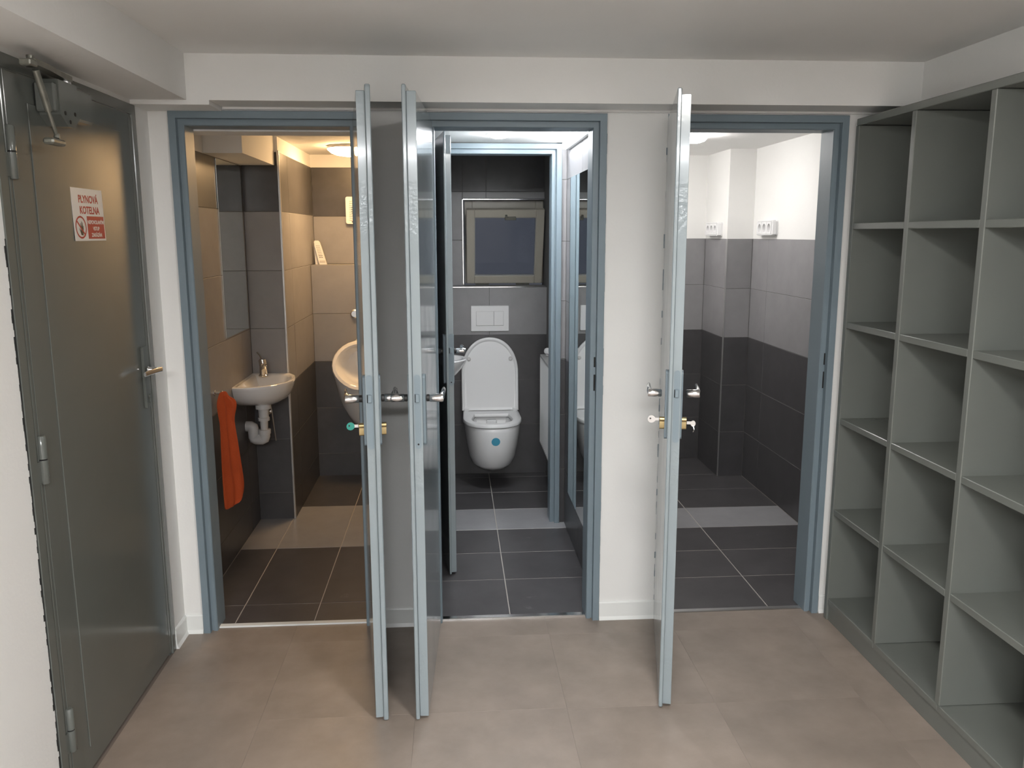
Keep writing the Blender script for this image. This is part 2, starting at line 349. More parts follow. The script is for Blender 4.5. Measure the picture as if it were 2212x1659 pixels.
def lockset(lf, Ln, body, lip, z_h=1.075, cyl=False, pl=(.925, 1.145), ring=True, plates=True, edge='bluew'):
    th = max(body[1], lip[1]); yc = (body[0] + body[1]) / 2; xe = Ln - .012
    fp = MB().prism(rrect(yc, (pl[0] + pl[1]) / 2 + .003, .020, .235), 0, xe - .004, xe + .0012).build('lock_faceplate', 'blue', lf)
    MB().box(xe, xe + .008, yc - .006, yc + .006, z_h - .003, z_h + .022, .0015).build('latch_bolt', 'blue', lf)
    MB().box(xe - .001, xe + .0016, yc - .0085, yc - .0062, z_h - .004, z_h + .022).build('latch_slot', 'black', lf)
    MB().lathe((xe, yc, pl[0] + .01), (1, 0, 0), [(.003, 0), (.003, .0018)], n=10).build('faceplate_screw', 'black' if not cyl else 'blue', lf)
    MB().box(xe, xe + .0022, yc + .002, yc + .005, .962, 1.0).build('dead_bolt', 'blue', lf)
    xc = xe - .055
    for sgn, yf in ((-1, 0), (1, th)):
        if plates:
            MB().prism(rrect(xc, (pl[0] + pl[1]) / 2 + .0, .036, pl[1] - pl[0] + .005, r=.010), 1, yf - sgn * .001, yf + sgn * .007).build('escutcheon', 'blue', lf)
        handle(lf, xc, yf + sgn * .006, sgn, z_h, ring, tilt=.004)
        if cyl:
            mb = MB(); y0, y1 = yf + sgn * .003, yf + sgn * .022
            mb.lathe((xc, y0, .985), (0, sgn, 0), [(.0085, 0), (.0085, .019), (.007, .020)], n=16)
            mb.prism(rrect(xc, .968, .010, .03, r=.005), 1, y0, y1)
            mb.build('lock_cylinder', 'brass', lf)
def key(name, lf, Ln, sgn, th, z, label, headmat, small=False):
    """a key standing in the cylinder: top-level thing placed at its world position"""
    bpy.context.view_layer.update()
    xc = Ln - .067; yf = 0 if sgn < 0 else th
    p = lf.matrix_world @ Vector((xc, yf + sgn * .024, z))
    k = empty(name, p, lf.rotation_euler.z, label=label, cat='key')
    s = sgn
    mb = MB(); mb.box(-.0045, .0045, 0, s * .016, -.001, .001) if False else mb.box(-.0012, .0012, 0, s * .014, -.0045, .0045)
    mb.build('key_shank', 'steel', k)
    if not small:
        mb = MB(); mb.prism([(s * .024 + .0125 * math.cos(t), .0125 * math.sin(t)) for t in (2 * math.pi * i / 20 for i in range(20))], 0, -.0022, .0022); mb.build('key_head', headmat, k)
        MB().prism([(s * .028 + .0028 * math.cos(t), .002 + .0028 * math.sin(t)) for t in (2 * math.pi * i / 12 for i in range(12))], 0, -.0026, .0026).build('key_hole', 'ink', k)
    else:
        mb = MB(); mb.prism([(s * .020 + .008 * math.cos(t), -.002 + .010 * math.sin(t)) for t in (2 * math.pi * i / 14 for i in range(14))], 0, -.0014, .0014); mb.build('key_head', headmat, k)
        MB().tube([(0, s * .020, -.008), (.004, s * .024, -.02), (-.003, s * .021, -.03)], .002, 6).build('key_ring', 'chrome', k)
    return k
W = .696
d1 = tag(empty('door_1', (-1.126, 0, 0)), 'leftmost doorway with blue grey steel frame and opened door, warm lit washroom', 'door', kind='structure')
f1 = frame(d1, 0, W, 2.02, 0, TB)
l1, L1, b1, p1 = leaf(d1, (-.469, .0), (-.3785, -.697), .041, 1, .016)
lockset(l1, L1, b1, p1, 1.072, cyl=True)
k1 = key('lock_key', l1, L1, -1, .041, .985, 'key with round turquoise head in the leftmost open door', 'teal')
d2 = tag(empty('door_2', (-.220, 0, 0)), 'middle doorway with blue grey steel frame and opened door, cool lit toilet', 'door', kind='structure')
frame(d2, 0, W, 2.02, 0, TB)
l2, L2, b2, p2 = leaf(d2, (-.216, -.002), (-.2485, -.697), .041, -1, .013)
lockset(l2, L2, b2, p2, 1.072)
d3 = tag(empty('door_3', (.713, 0, 0)), 'right doorway with blue grey steel frame and opened door beside the shelves', 'door', kind='structure')
f3 = frame(d3, 0, W, 2.02, 0, TB)
l3, L3, b3, p3 = leaf(d3, (.708, -.004), (.566, -.679), .041, -1, .013)
lockset(l3, L3, b3, p3, 1.072, cyl=True, ring=False)
k2 = key('lock_key', l3, L3, -1, .041, .985, 'plain silver key with round bow in the right open door', 'steel')
k3 = key('lock_key', l3, L3, 1, .041, .975, 'small silver key with ring on the inner face of the right open door', 'steel', small=True)
for dd, zs in ((f3, ((1.058, 1.105), (.962, 1.03))), (f1, ())):
    for z0, z1 in zs:
        MB().box(W - .0336, W - .0262, .0108, .0122, z0, z1).build('strike_slot', 'black', d3)
        MB().box(W - .0345, W - .0335, .0065, .0118, z0, z1).build('strike_slot', 'black', d3)
for z0, z1 in ((1.06, 1.10), (.965, 1.03)): MB().box(W - .0336, W - .0262, .0108, .0122, z0, z1).build('strike_slot', 'black', d2)
ragged(d3, 0, -1, 0.02, 1.9, -.0005, 70, .007); ragged(d1, 0, -1, .1, 1.95, -.0005, 50, .003); ragged(d2, W, 1, .1, 1.95, -.0005, 50, .004)
# wrinkled runs of paint on the leaves' free edges (fine relief, joined)
for lf, Ln, bd, lp, za, zb in ((l1, L1, b1, p1, .013, 1.986), (l2, L2, b2, p2, .013, 1.986), (l3, L3, b3, p3, .013, 1.986)):
    MB().box(Ln - .0125, Ln - .0117, bd[0] + .0005, bd[1] - .0005, za, zb, .0002).build('edge_paint', 'bluew', lf)
    MB().box(Ln - .0005, Ln + .0003, lp[0] + .0022, lp[1] - .0022, za, zb + .012, .0003).build('edge_paint', 'bluew', lf)
# inner toilet door
d4 = tag(empty('door_4', (-.236, 1.2, 0)), 'inner blue grey toilet door behind the middle doorway, opened forward', 'door', kind='structure')
frame(d4, 0, W, 2.034, 1.2 - 1.2, .11)
l4, L4, b4, p4 = leaf(d4, (-.232, 1.19), (-.1415, .498), .034, -1, .010, ztop=1.999, zlip=2.014)
lockset(l4, L4, b4, p4, 1.055, pl=(.909, 1.129))

# ------------------------------------------------------------------ boiler room door on the left wall (lies in plane x = XL)
d5 = tag(empty('door_5', (XL, -.137, 0)), 'grey steel boiler room door with warning sign on the left wall', 'door', kind='structure')
def Y(y): return y + .137
prof = [(0, .005), (.034, .005), (.036, -.002), (.050, -.002), (.050, -.05), (0, -.05)]   # (inward, outward)
rings = []
for (yy, s, top) in ((-1.076, 1, 0), (-1.076, 1, 1), (-.137, -1, 1), (-.137, -1, 0)):
    rings.append([(v, Y(yy + s * u), (2.018 - u) if top else 0.0) for u, v in prof])
MB().loft(rings, smooth=False).build('door_frame', 'greyd', d5)
lf5 = MB().box(-.03, .0125, Y(-1.024), Y(-.165), .012, 1.985, .002).build('door_leaf', 'greyd', d5)
pl5 = MB().box(.012, .0155, Y(-.900), Y(-.283), .085, 1.915, .0012).build('door_panel', 'greyd', d5)
MB().box(.0125, .0145, Y(-1.012), Y(-.94), .02, 1.98, .001).build('edge_strip', 'greyd', lf5)
MB().box(.0125, .014, Y(-.195), Y(-.168), .02, 1.975, .001).build('edge_strip', 'greyd', lf5)
for z in (1.782, .994, .212):
    h = MB(); h.lathe((.018, Y(-1.012), z + .002), (0, 0, 1), [(.006, 0), (.0115, .001), (.0115, .060), (.009, .063)], n=14).build('hinge', 'greyd', d5)
    MB().lathe((.018, Y(-1.012), z - .066), (0, 0, 1), [(.009, 0), (.0115, .003), (.0115, .065), (.006, .066)], n=14).build('hinge', 'greyd', d5)
    MB().box(.012, .016, Y(-1.045), Y(-1.018), z - .06, z - .002).build('hinge_flap', 'greyd', d5)
    MB().lathe((.018, Y(-1.012), z - .0015), (0, 0, 1), [(.0105, 0), (.0105, .003)], n=14).build('hinge_washer', 'black', d5)
MB().prism([(a, b) for a, b in rrect(Y(-.227), 1.083, .040, .22, r=.006)], 0, .012, .019).build('escutcheon', 'greyd', lf5)
MB().box(.012, .0225, Y(-.2535), Y(-.2475), .975, 1.19, .002).build('lock_rib', 'greyd', lf5)
mb = MB(); mb.lathe((.019, Y(-.215), 1.108), (1, 0, 0), [(.010, 0), (.012, .003), (.009, .007), (.008, .046), (.009, .050)], n=16)
rings = []
for k in range(7):
    f = k / 6; yy = Y(-.215 - .118 * f); xx = .066 - .004 * f - .010 * f * f; a = .006 * (1 - .3 * f); b = .011 * (1 - .25 * f)
    rings.append([(xx + a * math.cos(t), yy, 1.109 + .002 * math.sin(f * 3) + b * math.sin(t)) for t in (2 * math.pi * i / 12 for i in range(12))])
mb.loft(rings); mb.build('door_handle', 'chrome', lf5)['label'] = 'chrome lever handle'
mb = MB(); mb.lathe((.018, Y(-.215), 1.012), (1, 0, 0), [(.008, 0), (.008, .006)], n=14); mb.box(.018, .0235, Y(-.2185), Y(-.2115), .990, 1.010, .001); mb.build('keyhole', 'greyd', lf5)
for o_ in list(d5.children):
    if o_.name.split('.')[0] != 'door_frame': o_.location.x -= .0125
ragged_mb = MB()
for i in range(90):
    a = .02 + 1.55 * i / 90; wd = random.uniform(.001, .009); ragged_mb.box(-.0005, .0016, Y(-1.076 - wd), Y(-1.075), a, a + .0175)
o = ragged_mb.build('paint_edge', 'ink', d5); o['kind'] = 'stuff'
# door closer with its unhooked arm
cl = empty('door_closer', (XL + .0035, -.66, 1.92), label='grey door closer with dangling unhooked arm at top of boiler room door', cat='door closer')
def cy(y): return y + .66
def cz(z): return z - 1.92
mb = MB(); poly = [(cy(-.84), cz(1.985)), (cy(-.84), cz(1.895)), (cy(-.80), cz(1.868)), (cy(-.76), cz(1.868)), (cy(-.725), cz(1.895)), (cy(-.725), cz(1.985))]
mb.prism(poly, 0, .0, .055); cb = mb.build('closer_body', 'greyd', cl)
MB().box(0, .045, cy(-.725), cy(-.60), cz(1.895), cz(1.985), .006).build('closer_cover', 'greyd', cl)
MB().box(0, .052, cy(-.862), cy(-.84), cz(1.90), cz(1.975), .004).build('closer_cap', 'greyd', cl)
for yy, zz in ((-.812, 1.902), (-.752, 1.906), (-.785, 1.882)):
    MB().lathe((.0545, cy(yy), cz(zz)), (1, 0, 0), [(.0055, 0), (.0055, .0015)], n=10).build('screw_hole', 'black', cl)
mb = MB(); mb.lathe((.03, cy(-.735), cz(1.985)), (0, 0, 1), [(.014, 0), (.014, .012), (.010, .013), (.010, .024)], n=14); mb.build('spindle', 'steel', cl)
mb = MB(); pts = [(.032, cy(-.725), cz(2.003)), (.035, cy(-.80), cz(2.004)), (.05, cy(-.90), cz(2.003)), (.062, cy(-1.0), cz(1.999))]
rings = [[(p[0] + .013 * a, p[1], p[2] + .007 * b) for a, b in ((-1, -1), (1, -1), (1, 1), (-1, 1))] for p in pts]
mb.loft(rings, smooth=False); mb.build('closer_arm', 'oldmetal', cl)
mb = MB(); mb.lathe((.063, cy(-1.0), cz(1.985)), (0, 0, 1), [(.012, 0), (.014, .005), (.014, .016), (.009, .02), (.009, .028)], n=12); mb.box(.05, .078, cy(-1.035), cy(-.995), cz(1.985), cz(2.0), .003); mb.build('elbow_joint', 'oldmetal', cl)
mb = MB(); mb.tube([(.066, cy(-.985), cz(1.982)), (.066, cy(-.955), cz(1.93)), (.066, cy(-.935), cz(1.89))], .0085, 10); mb.tube([(.066, cy(-.935), cz(1.89)), (.066, cy(-.905), cz(1.838))], .005, 8)
mb.build('closer_rod', 'oldmetal', cl)
mb = MB(); mb.lathe((.066, cy(-.903), cz(1.826)), (0, .4, 1), [(.007, 0), (.008, .004), (.006, .014)], n=10); mb.box(.052, .080, cy(-.955), cy(-.878), cz(1.808), cz(1.824), .005); mb.build('arm_shoe', 'oldmetal', cl)
# warning sign
sg = empty('warning_sign', (XL + .0036, -.587, 1.638), label='white and red boiler room warning sign on grey door', cat='sign')
sg.rotation_euler = (math.radians(-1.0), 0, math.radians(90))     # local x = world +y, local z up, faces local -y (= +x world)
sw, sh = .218, .153
MB().box(-sw / 2, sw / 2, -.0008, 0, -sh / 2, sh / 2).build('sign_sheet', 'sign', sg)
MB().box(-.018, sw / 2 - .006, -.0011, -.0007, -sh / 2 + .006, -.004).build('red_panel', 'red', sg)
def text(body, parent, x, z, size, sx, m, y, name='lettering', bold=.0):
    cu = bpy.data.curves.new('txt', 'FONT'); cu.body = body; cu.size = size; cu.align_x = 'CENTER'; cu.align_y = 'BOTTOM_BASELINE'; cu.extrude = .0001; cu.offset = bold
    o = bpy.data.objects.new('txt', cu); COL.objects.link(o); bpy.context.view_layer.update()
    me = bpy.data.meshes.new_from_object(o.evaluated_get(bpy.context.evaluated_depsgraph_get())); bpy.data.objects.remove(o)
    me.materials.clear(); me.materials.append(M[m])
    q = bpy.data.objects.new(name, me); COL.objects.link(q); q.parent = parent; q.location = (x, y, z - .36 * size); q.rotation_euler = (math.radians(90), 0, 0); q.scale = (sx, 1, 1); return q
text('PLYNOV\u00c1', sg, .004, .046, .030, 1.02, 'red', -.0010, bold=.0009)
text('KOTELNA', sg, .008, .014, .030, 1.02, 'red', -.0010, bold=.0009)
pcx = (-.018 + sw / 2 - .006) / 2
text('NEPOVOLAN\u00ddM', sg, pcx, -.021, .0155, 1.02, 'white', -.0013, bold=.0004)
text('VSTUP', sg, pcx, -.040, .0155, 1.02, 'white', -.0013, bold=.0004)
text('ZAK\u00c1Z\u00c1N', sg, pcx, -.059, .0155, 1.02, 'white', -.0013, bold=.0004)
# prohibition ring with a raised hand
cxp, czp, rp = -.064, -.037, .033
mb = MB(); n = 40
ro = [(cxp + rp * 1.12 * math.cos(2 * math.pi * i / n), -.0012, czp + rp * math.sin(2 * math.pi * i / n)) for i in range(n)]
ri = [(cxp + rp * .94 * math.cos(2 * math.pi * i / n), -.0012, czp + rp * .84 * math.sin(2 * math.pi * i / n)) for i in range(n)]
mb.loft([ro, ri], False, False, smooth=False)
a, b = Vector((cxp - .028, -.00135, czp + .020)), Vector((cxp + .026, -.00135, czp - .024)); nn = Vector((.0018, 0, .0024))
mb.add([a - nn, b - nn, b + nn, a + nn], [(0, 1, 2, 3)]); mb.build('prohibition_ring', 'red', sg, fixn=False)
hd = MB(); hp = [(-.008, -.022), (.006, -.024), (.010, -.012), (.013, .004), (.010, .005), (.008, -.002), (.0085, .014), (.0055, .0145), (.004, .001), (.002, .017), (-.001, .017), (-.001, .0), (-.005, .013), (-.0078, .012), (-.005, -.003), (-.0075, -.010), (-.015, -.002), (-.0165, -.005), (-.010, -.016)]
hd.add([(cxp + .004 + x, -.00125, czp + z) for x, z in hp], [tuple(range(len(hp)))]); hd.build('hand_print', 'ink', sg, fixn=False)

# ================================================================== CUBBY SHELVES
sx0, sx1 = 1.4165, 1.775
sh_ = empty('cubby_shelf', (sx0, -.06, 0), label='tall grey green wooden cubby shelving along the right wall', cat='shelf')
def bx(*a, **k): return off(MB().box(*a, **k), (sx0, -.06, 0))
ybs = [-.066, -.462, -.878, -1.294, -1.710, -2.126, -2.542]
tk = .026
bx(sx0 + .002, sx1, ybs[-1] - tk / 2, ybs[0] + tk / 2, 1.978, 2.003, ch=.002).build('top_board', 'grey', sh_)
bx(sx1 - .008, sx1 + .006, ybs[-1], ybs[0], .02, 1.99).build('back_panel', 'grey', sh_)
bx(sx0 + .008, sx0 + .028, ybs[-1], ybs[0] + tk / 2 + .001, .0, .069, ch=.001).build('plinth', 'grey', sh_)
for y in ybs: bx(sx0, sx1 - .009, y - tk / 2, y + tk / 2, .0965 if y != ybs[0] and y != ybs[-1] else .001, 1.977, ch=.002).build('divider', 'grey', sh_)
for z in (1.618, 1.239, .856, .479, .096):
    for a, b in zip(ybs[1:], ybs[:-1]):
        bx(sx0 + .001, sx1 - .009, a + (tk / 2 + .0005) * (1 if z > .1 else 0), b - (tk / 2 + .0005) * (1 if z > .1 else 0) - (.013 if z < .1 and b == ybs[0] else 0), z - .024, z, ch=.002).build('shelf_board', 'grey', sh_)

# ================================================================== WASHROOM (left)
R1L, R1R, NB, RB, RBU = -1.205, -.36, 1.371, 2.225, 2.40
zt1 = [0, .153, .462, .768, 1.077, 1.388, 1.698, 2.003]
fl1 = struct('floor', MB().box(R1L - .02, R1R + .1, .035, 2.46, -.06, -.008), 'groutf', 'tiled washroom floor with a lighter band')
tiles(fl1, (0, 0, -.008), (1, 0, 0), (0, 1, 0), [R1L, -1.024, -.702, -.380, R1R], [.058, .241, .910, 1.580, RB + .02], lambda i, j: 'fl' if j == 2 else 'fd', gap=.004, name='tile')
struct('trim_5', MB().box(-1.078, -.478, .030, .058, -.004, .006, .002), 'base', 'pale threshold strip of the left doorway')
wl1 = struct('wall_washroom_left', MB().box(R1L - .06, R1L - .008, TB, NB + .02, 0, 1.935), 'groutd', 'tiled left wall of the washroom')
tiles(wl1, (R1L - .008, 0, 0), (0, 1, 0), (0, 0, 1), [TB + .002, .52, 1.18, NB - .001], zt1[:-1] + [1.934], lambda i, j: 'td' if j in (0, 1, 2, 6) else 'tl', name='tile')
# pillar that closes the wash niche
struct('wall_washroom_left', MB().box(R1L - .06, R1L - .001, TB, NB + .02, 1.935, 2.14), 'wall', 'white plaster strip above the tiled left washroom wall')
wp1 = struct('wall_washroom_pillar', MB().box(R1L - .06, -1.018, NB + .008, RBU + .06, 0, 2.004), 'groutd', 'tiled pillar wall behind the corner basin')
struct('wall_washroom_pillar', MB().box(R1L - .06, -1.016, NB + .009, RBU + .06, 2.004, 2.14), 'wall', 'white plaster above the tiled pillar')
tiles(wp1, (0, NB + .008, 0), (1, 0, 0), (0, 0, 1), [R1L, -1.018], zt1[:-1] + [1.934], lambda i, j: 'td' if j in (0, 1, 2, 6) else 'tl', name='tile')
tiles(wp1, (-1.018, 0, 0), (0, 1, 0), (0, 0, 1), [NB + .005, 1.595, 2.255, RBU], zt1[:-1] + [2.003], lambda i, j: 'td' if j in (0, 1, 2, 6) else 'tl', name='tile')
struct('trim_6', MB().box(-1.021, -1.0085, NB - .002, NB + .010, 0, 2.012, .002), 'steel', 'metal corner trim of the tiled pillar')
wr1 = struct('wall_washroom_back', MB().box(-1.018, R1R + .1, RBU + .008, RBU + .06, 0, 2.14), 'wall', 'rear wall of the washroom behind the urinal')
zl = 1.388
MBx = MB().box(-1.010, R1R, RB + .008, RBU + .008, 0, zl - .004); bk = MBx.build('cistern_ledge', 'groutd', wr1)
tiles(wr1, (0, RB + .008, 0), (1, 0, 0), (0, 0, 1), [-1.009, -.727, -.40, R1R], [0, .153, .462, .768, 1.077, zl], lambda i, j: 'td' if j < 3 else 'tl', name='tile')
tiles(wr1, (0, RBU + .008, 0), (1, 0, 0), (0, 0, 1), [-1.009, -.735, R1R], [zl, 1.693, 2.003], lambda i, j: 'td' if j == 1 else 'tl', name='tile')
tiles(wr1, (0, RB + .001, zl - .008), (1, 0, 0), (0, 1, 0), [-1.009, -.73, R1R], [0, RBU - RB - .002], lambda i, j: 'tl', name='tile')
struct('wall_washroom_right', MB().box(R1R, R1R + .10, TB, RBU + .06, 0, 2.14), 'wall', 'right wall of the washroom')
struct('ceiling', MB().box(R1L - .06, R1R + .10, .27, RBU + .06, 2.083, 2.14), 'ceil', 'white washroom ceiling')
struct('trim_7', MB().box(R1L - .06, R1R, TB, .262, 1.964, 2.14), 'ceil', 'lintel above the left doorway seen from below')
struct('trim_8', MB().box(R1L, -1.034, .69, NB + .01, 1.936, 2.084), 'wall', 'white boxed soffit above the corner basin')
t = empty('ceiling_light', (-.69, 1.85, 2.083), label='glowing warm round ceiling lamp in the washroom', cat='lamp')
MB().lathe((0, 0, 0), (0, 0, -1), [(.128, 0), (.133, .004), (.133, .016)], n=32).build('lamp_base', 'plastic', t)
MB().lathe((0, 0, 0), (0, 0, -1), [(.130, .0165), (.132, .022), (.112, .040), (.08, .052), (.04, .058), (.001, .06)], n=32, cap1=False).build('lamp_diffuser', 'l_warm', t)
tag(MB().box(R1L + .0005, R1L + .005, .872, 1.325, 1.085, 1.930, .001).build('wall_mirror', 'mirror'), 'frameless rectangular mirror above the corner basin', 'mirror')
# corner basin
bs = empty('corner_basin', (-1.11, 1.2, .70), label='white ceramic corner washbasin on the washroom left wall', cat='washbasin')
def rim(k, z, sh=0.0, cx=-1.085, cy_=1.19, kk=None):
    pts = [(-1.2045, 1.3705), (-1.2045, 1.22), (-1.2045, 1.06), (-1.2045, .925), (-1.165, .920), (-1.110, .930), (-1.055, .955), (-1.005, 1.000), (-.968, 1.060), (-.948, 1.130), (-.945, 1.200), (-.960, 1.285), (-.990, 1.345), (-1.012, 1.3705), (-1.07, 1.3705), (-1.14, 1.3705)]
    return [(max(-1.2045, cx + (x - cx) * k), min(1.3705, cy_ + (y - cy_) * k), z) for x, y in pts]
def rimw(k, z):   # keeps the wall sides, pulls the free front in
    out = []
    for (x, y, _), (x0, y0, _0) in zip(rim(k, z), rim(1, z)):
        out.append((x0 if x0 < -1.2 else x, y0 if y0 > 1.37 else y, z))
    return out
o3 = (-1.11, 1.2, .70)
mb = MB(); mb.loft([rimw(.30, .705), rimw(.45, .715), rimw(.68, .735), rimw(.86, .765), rimw(.95, .795), rimw(.985, .815), rimw(1.0, .824), rimw(.995, .831), rimw(.97, .834)]
                   + [rim(.86, .832, cx=-1.075, cy_=1.16), rim(.80, .822, cx=-1.070, cy_=1.15), rim(.72, .79, cx=-1.068, cy_=1.145), rim(.55, .755, cx=-1.068, cy_=1.145), rim(.25, .738, cx=-1.068, cy_=1.145), rim(.05, .735, cx=-1.068, cy_=1.145)])
off(mb, o3).build('basin', 'ceramic', bs)
off(MB().lathe((-1.164, 1.085, .797), (.8, -.1, .5), [(.006, 0), (.0075, .001), (.0075, .004)], n=12), o3).build('overflow_hole', 'black', bs)
mb = MB(); mb.lathe((-1.125, 1.275, .833), (.0, -.0, 1), [(.026, 0), (.026, .006), (.021, .010), (.020, .055), (.022, .06)], n=20)
mb.tube([(-1.125, 1.275, .872), (-1.112, 1.235, .885), (-1.103, 1.195, .888), (-1.101, 1.185, .878)], [.015, .0145, .014, .012], 14)
mb.lathe((-1.125, 1.275, .893), (-.15, .1, 1), [(.019, 0), (.021, .006), (.020, .028), (.012, .036), (.003, .038)], n=18)
off(mb, o3).build('faucet', 'chrome', bs)
off(MB().tube([(-1.13, 1.277, .925), (-1.145, 1.30, .94), (-1.163, 1.32, .955)], [.006, .0045, .005], 8), o3).build('faucet_lever', 'chrome', bs)
# trap below the basin
mb = MB(); mb.lathe((-1.108, 1.15, .712), (0, 0, -1), [(.03, 0), (.040, .012), (.040, .03), (.027, .034), (.026, .075), (.030, .078), (.030, .094), (.02, .096), (.019, .14), (.032, .142), (.032, .165), (.024, .168)], n=20)
mb.tube([(-1.108, 1.15, .55), (-1.108, 1.15, .532), (-1.112, 1.15, .520), (-1.122, 1.15, .516), (-1.155, 1.154, .516), (-1.164, 1.156, .519), (-1.167, 1.157, .528), (-1.168, 1.158, .57), (-1.170, 1.159, .580), (-1.178, 1.161, .584), (-1.204, 1.165, .584)], [.028] * 11, 14)
off(mb, o3).build('drain_trap', 'trap', bs)['label'] = 'white plastic drain trap'
off(MB().tube([(-1.072, 1.16, .69), (-1.068, 1.165, .66), (-1.058, 1.18, .50)], .003, 6), o3).build('pop_up_rod', 'steel', bs)
mb = MB(); mb.lathe((-1.135, 1.37, .62), (0, -1, 0), [(.02, 0), (.02, .004), (.009, .006), (.009, .05), (.013, .052), (.013, .075)], n=12); mb.tube([(-1.135, 1.31, .62), (-1.135, 1.31, .68), (-1.125, 1.285, .76)], .006, 8); mb.lathe((-1.135, 1.305, .62), (-1, 0, 0), [(.008, 0), (.011, .008), (.011, .03)], n=10)
off(mb, o3).build('angle_valve', 'chrome', bs)
# towel hook and towel
hk = empty('towel_hook', (R1L, .625, .865), label='small chrome towel hook on the washroom left wall', cat='hook')
MB().lathe((0, 0, 0), (1, 0, 0), [(.014, 0), (.014, .004), (.006, .006), (.005, .028), (.010, .030), (.011, .036), (.006, .040)], n=16).build('hook_peg', 'chrome', hk)
rows = [(.874, .049, .075), (.862, .036, .088), (.842, .020, .10), (.825, .010, .155), (.793, .011, .172), (.757, .018, .148), (.727, .025, .132), (.65, .020, .152), (.56, .012, .168), (.47, .009, .186), (.40, .008, .200), (.345, .009, .190), (.325, .011, .160)]
tw = MB(); dv = Vector((.06, .2, 0)).normalized(); nv = Vector((dv.y, -dv.x, 0)); nC = 22; front = []; back = []
base = Vector((-1.192, .56, 0))
for r, (z, a, b) in enumerate(rows):
    fr_ = []; bk_ = []
    for c in range(nC + 1):
        s = c / nC; u = a + (b - a) * s
        fold = .0055 * math.sin(s * 9 + .6) * (1 if r > 1 else .5) + .004 * math.sin(s * 17 + z * 5)
        zz = z
        if r >= len(rows) - 2: zz = z + (-.012 if s < .5 else -.012 + .03 * (s - .5)) + (.006 if r == len(rows) - 1 else 0)
        p = base + dv * u + nv * (fold + .012 + .012 * math.sin(math.pi * s)) + Vector((0, 0, zz))
        fr_.append(p); bk_.append(p - nv * .007)
    front.append(fr_); back.append(bk_)
tw.loft([f + b[::-1] for f, b in zip(front, back)])
o = tw.build('hand_towel', 'towel', sub=1); tag(o, 'orange hand towel hanging from the hook below the washroom mirror', 'towel')
# urinal
ur = empty('urinal', (-.70, RB, .3), label='white ceramic urinal on the washroom rear wall behind the door edge', cat='urinal')
uo = (-.70, RB, .3)
def oval(cx, cy_, cz_, a, b, tilt, n=28):
    out = []
    for i in range(n):
        t_ = 2 * math.pi * i / n; u = a * math.cos(t_); v = b * math.sin(t_)
        if v < 0: u *= 1 - .18 * (v / b) ** 2
        out.append((cx + u, cy_ + v * math.sin(tilt), cz_ + v * math.cos(tilt)))
    return out
T = math.radians(26)
mb = MB(); cx = -.70
rings = [oval(cx, RB - .001, .625, .135, .30, 0), oval(cx, RB - .06, .625, .150, .295, T * .1), oval(cx, RB - .12, .66, .160, .26, T * .35), oval(cx, RB - .165, .735, .172, .185, T * .8),
         oval(cx, RB - .185, .765, .176, .168, T), oval(cx, RB - .195, .768, .170, .160, T), oval(cx, RB - .196, .769, .152, .142, T), oval(cx, RB - .185, .766, .138, .128, T), oval(cx, RB - .13, .755, .118, .118, T * .9), oval(cx, RB - .075, .755, .09, .095, T * .6), oval(cx, RB - .05, .758, .04, .05, 0)]
mb.loft(rings); off(mb, uo).build('urinal_bowl', 'ceramic', ur)
fb = empty('flush_button', (-.742, RB, 1.075), label='round grey flush button above the urinal', cat='button')
MB().lathe((0, 0, 0), (0, -1, 0), [(.028, 0), (.028, .004), (.022, .008), (.020, .016)], n=20).build('button_plate', 'steel', fb)
# extractor fan
fn = empty('extractor_fan', (-.708, RBU, 1.732), label='white slatted extractor fan high on the washroom rear wall', cat='fan')
MB().prism(rrect(0, 0, .172, .172, r=.012), 1, -.030, -.001).build('fan_housing', 'plastic', fn)
MB().lathe((.0, -.0302, 0), (0, -1, 0), [(.052, 0), (.052, .0012)], n=28).build('fan_opening', 'black', fn)
for k in range(11):
    z = -.060 + .012 * k; MB().box(-.062, .062, -.036, -.0315, z - .0038, z + .0038, .001).build('slat', 'plastic', fn)
MB().box(-.05, -.042, -.0312, -.0300, -.077, -.071).build('indicator', 'black', fn)
# air freshener leaning on the ledge
af = empty('air_freshener', (-.941, RB + .09, zl), label='white slotted air freshener leaning in the corner on the tiled ledge', cat='air freshener')
mb = MB(); ring0 = []; 
prof_ = [(-.023, .0), (.023, .0), (.022, .05), (.020, .11), (.018, .142), (.010, .152), (-.010, .152), (-.018, .142), (-.020, .11), (-.022, .05)]
lean = lambda x, z: (x - .25 * z, z)
mb.prism([lean(x, z) for x, z in prof_], 1, -.022, .0, False); mb.build('front_shell', 'plastic', af)
MB().prism([(-.030, 0), (-.050, .0), (-.056, .125), (-.050, .13)], 1, -.008, .03).build('back_shell', 'plastic', af)
for r_ in range(8):
    for c in (-1, 0, 1):
        z = .045 + .0105 * r_; x, _ = lean(c * .0085, z)
        MB().add([(x - .003, -.0225, z - .003), (x + .003, -.0225, z - .001), (x + .003, -.0225, z + .003), (x - .003, -.0225, z + .001)], [(0, 1, 2, 3)]).build('slot', 'radg' if r_ > 1 else 'black', af, fixn=False)
MB().box(-.018 - .003, .018 - .003, -.0235, -.0215, .012, .026, .001).build('label_plate', 'trap', af)

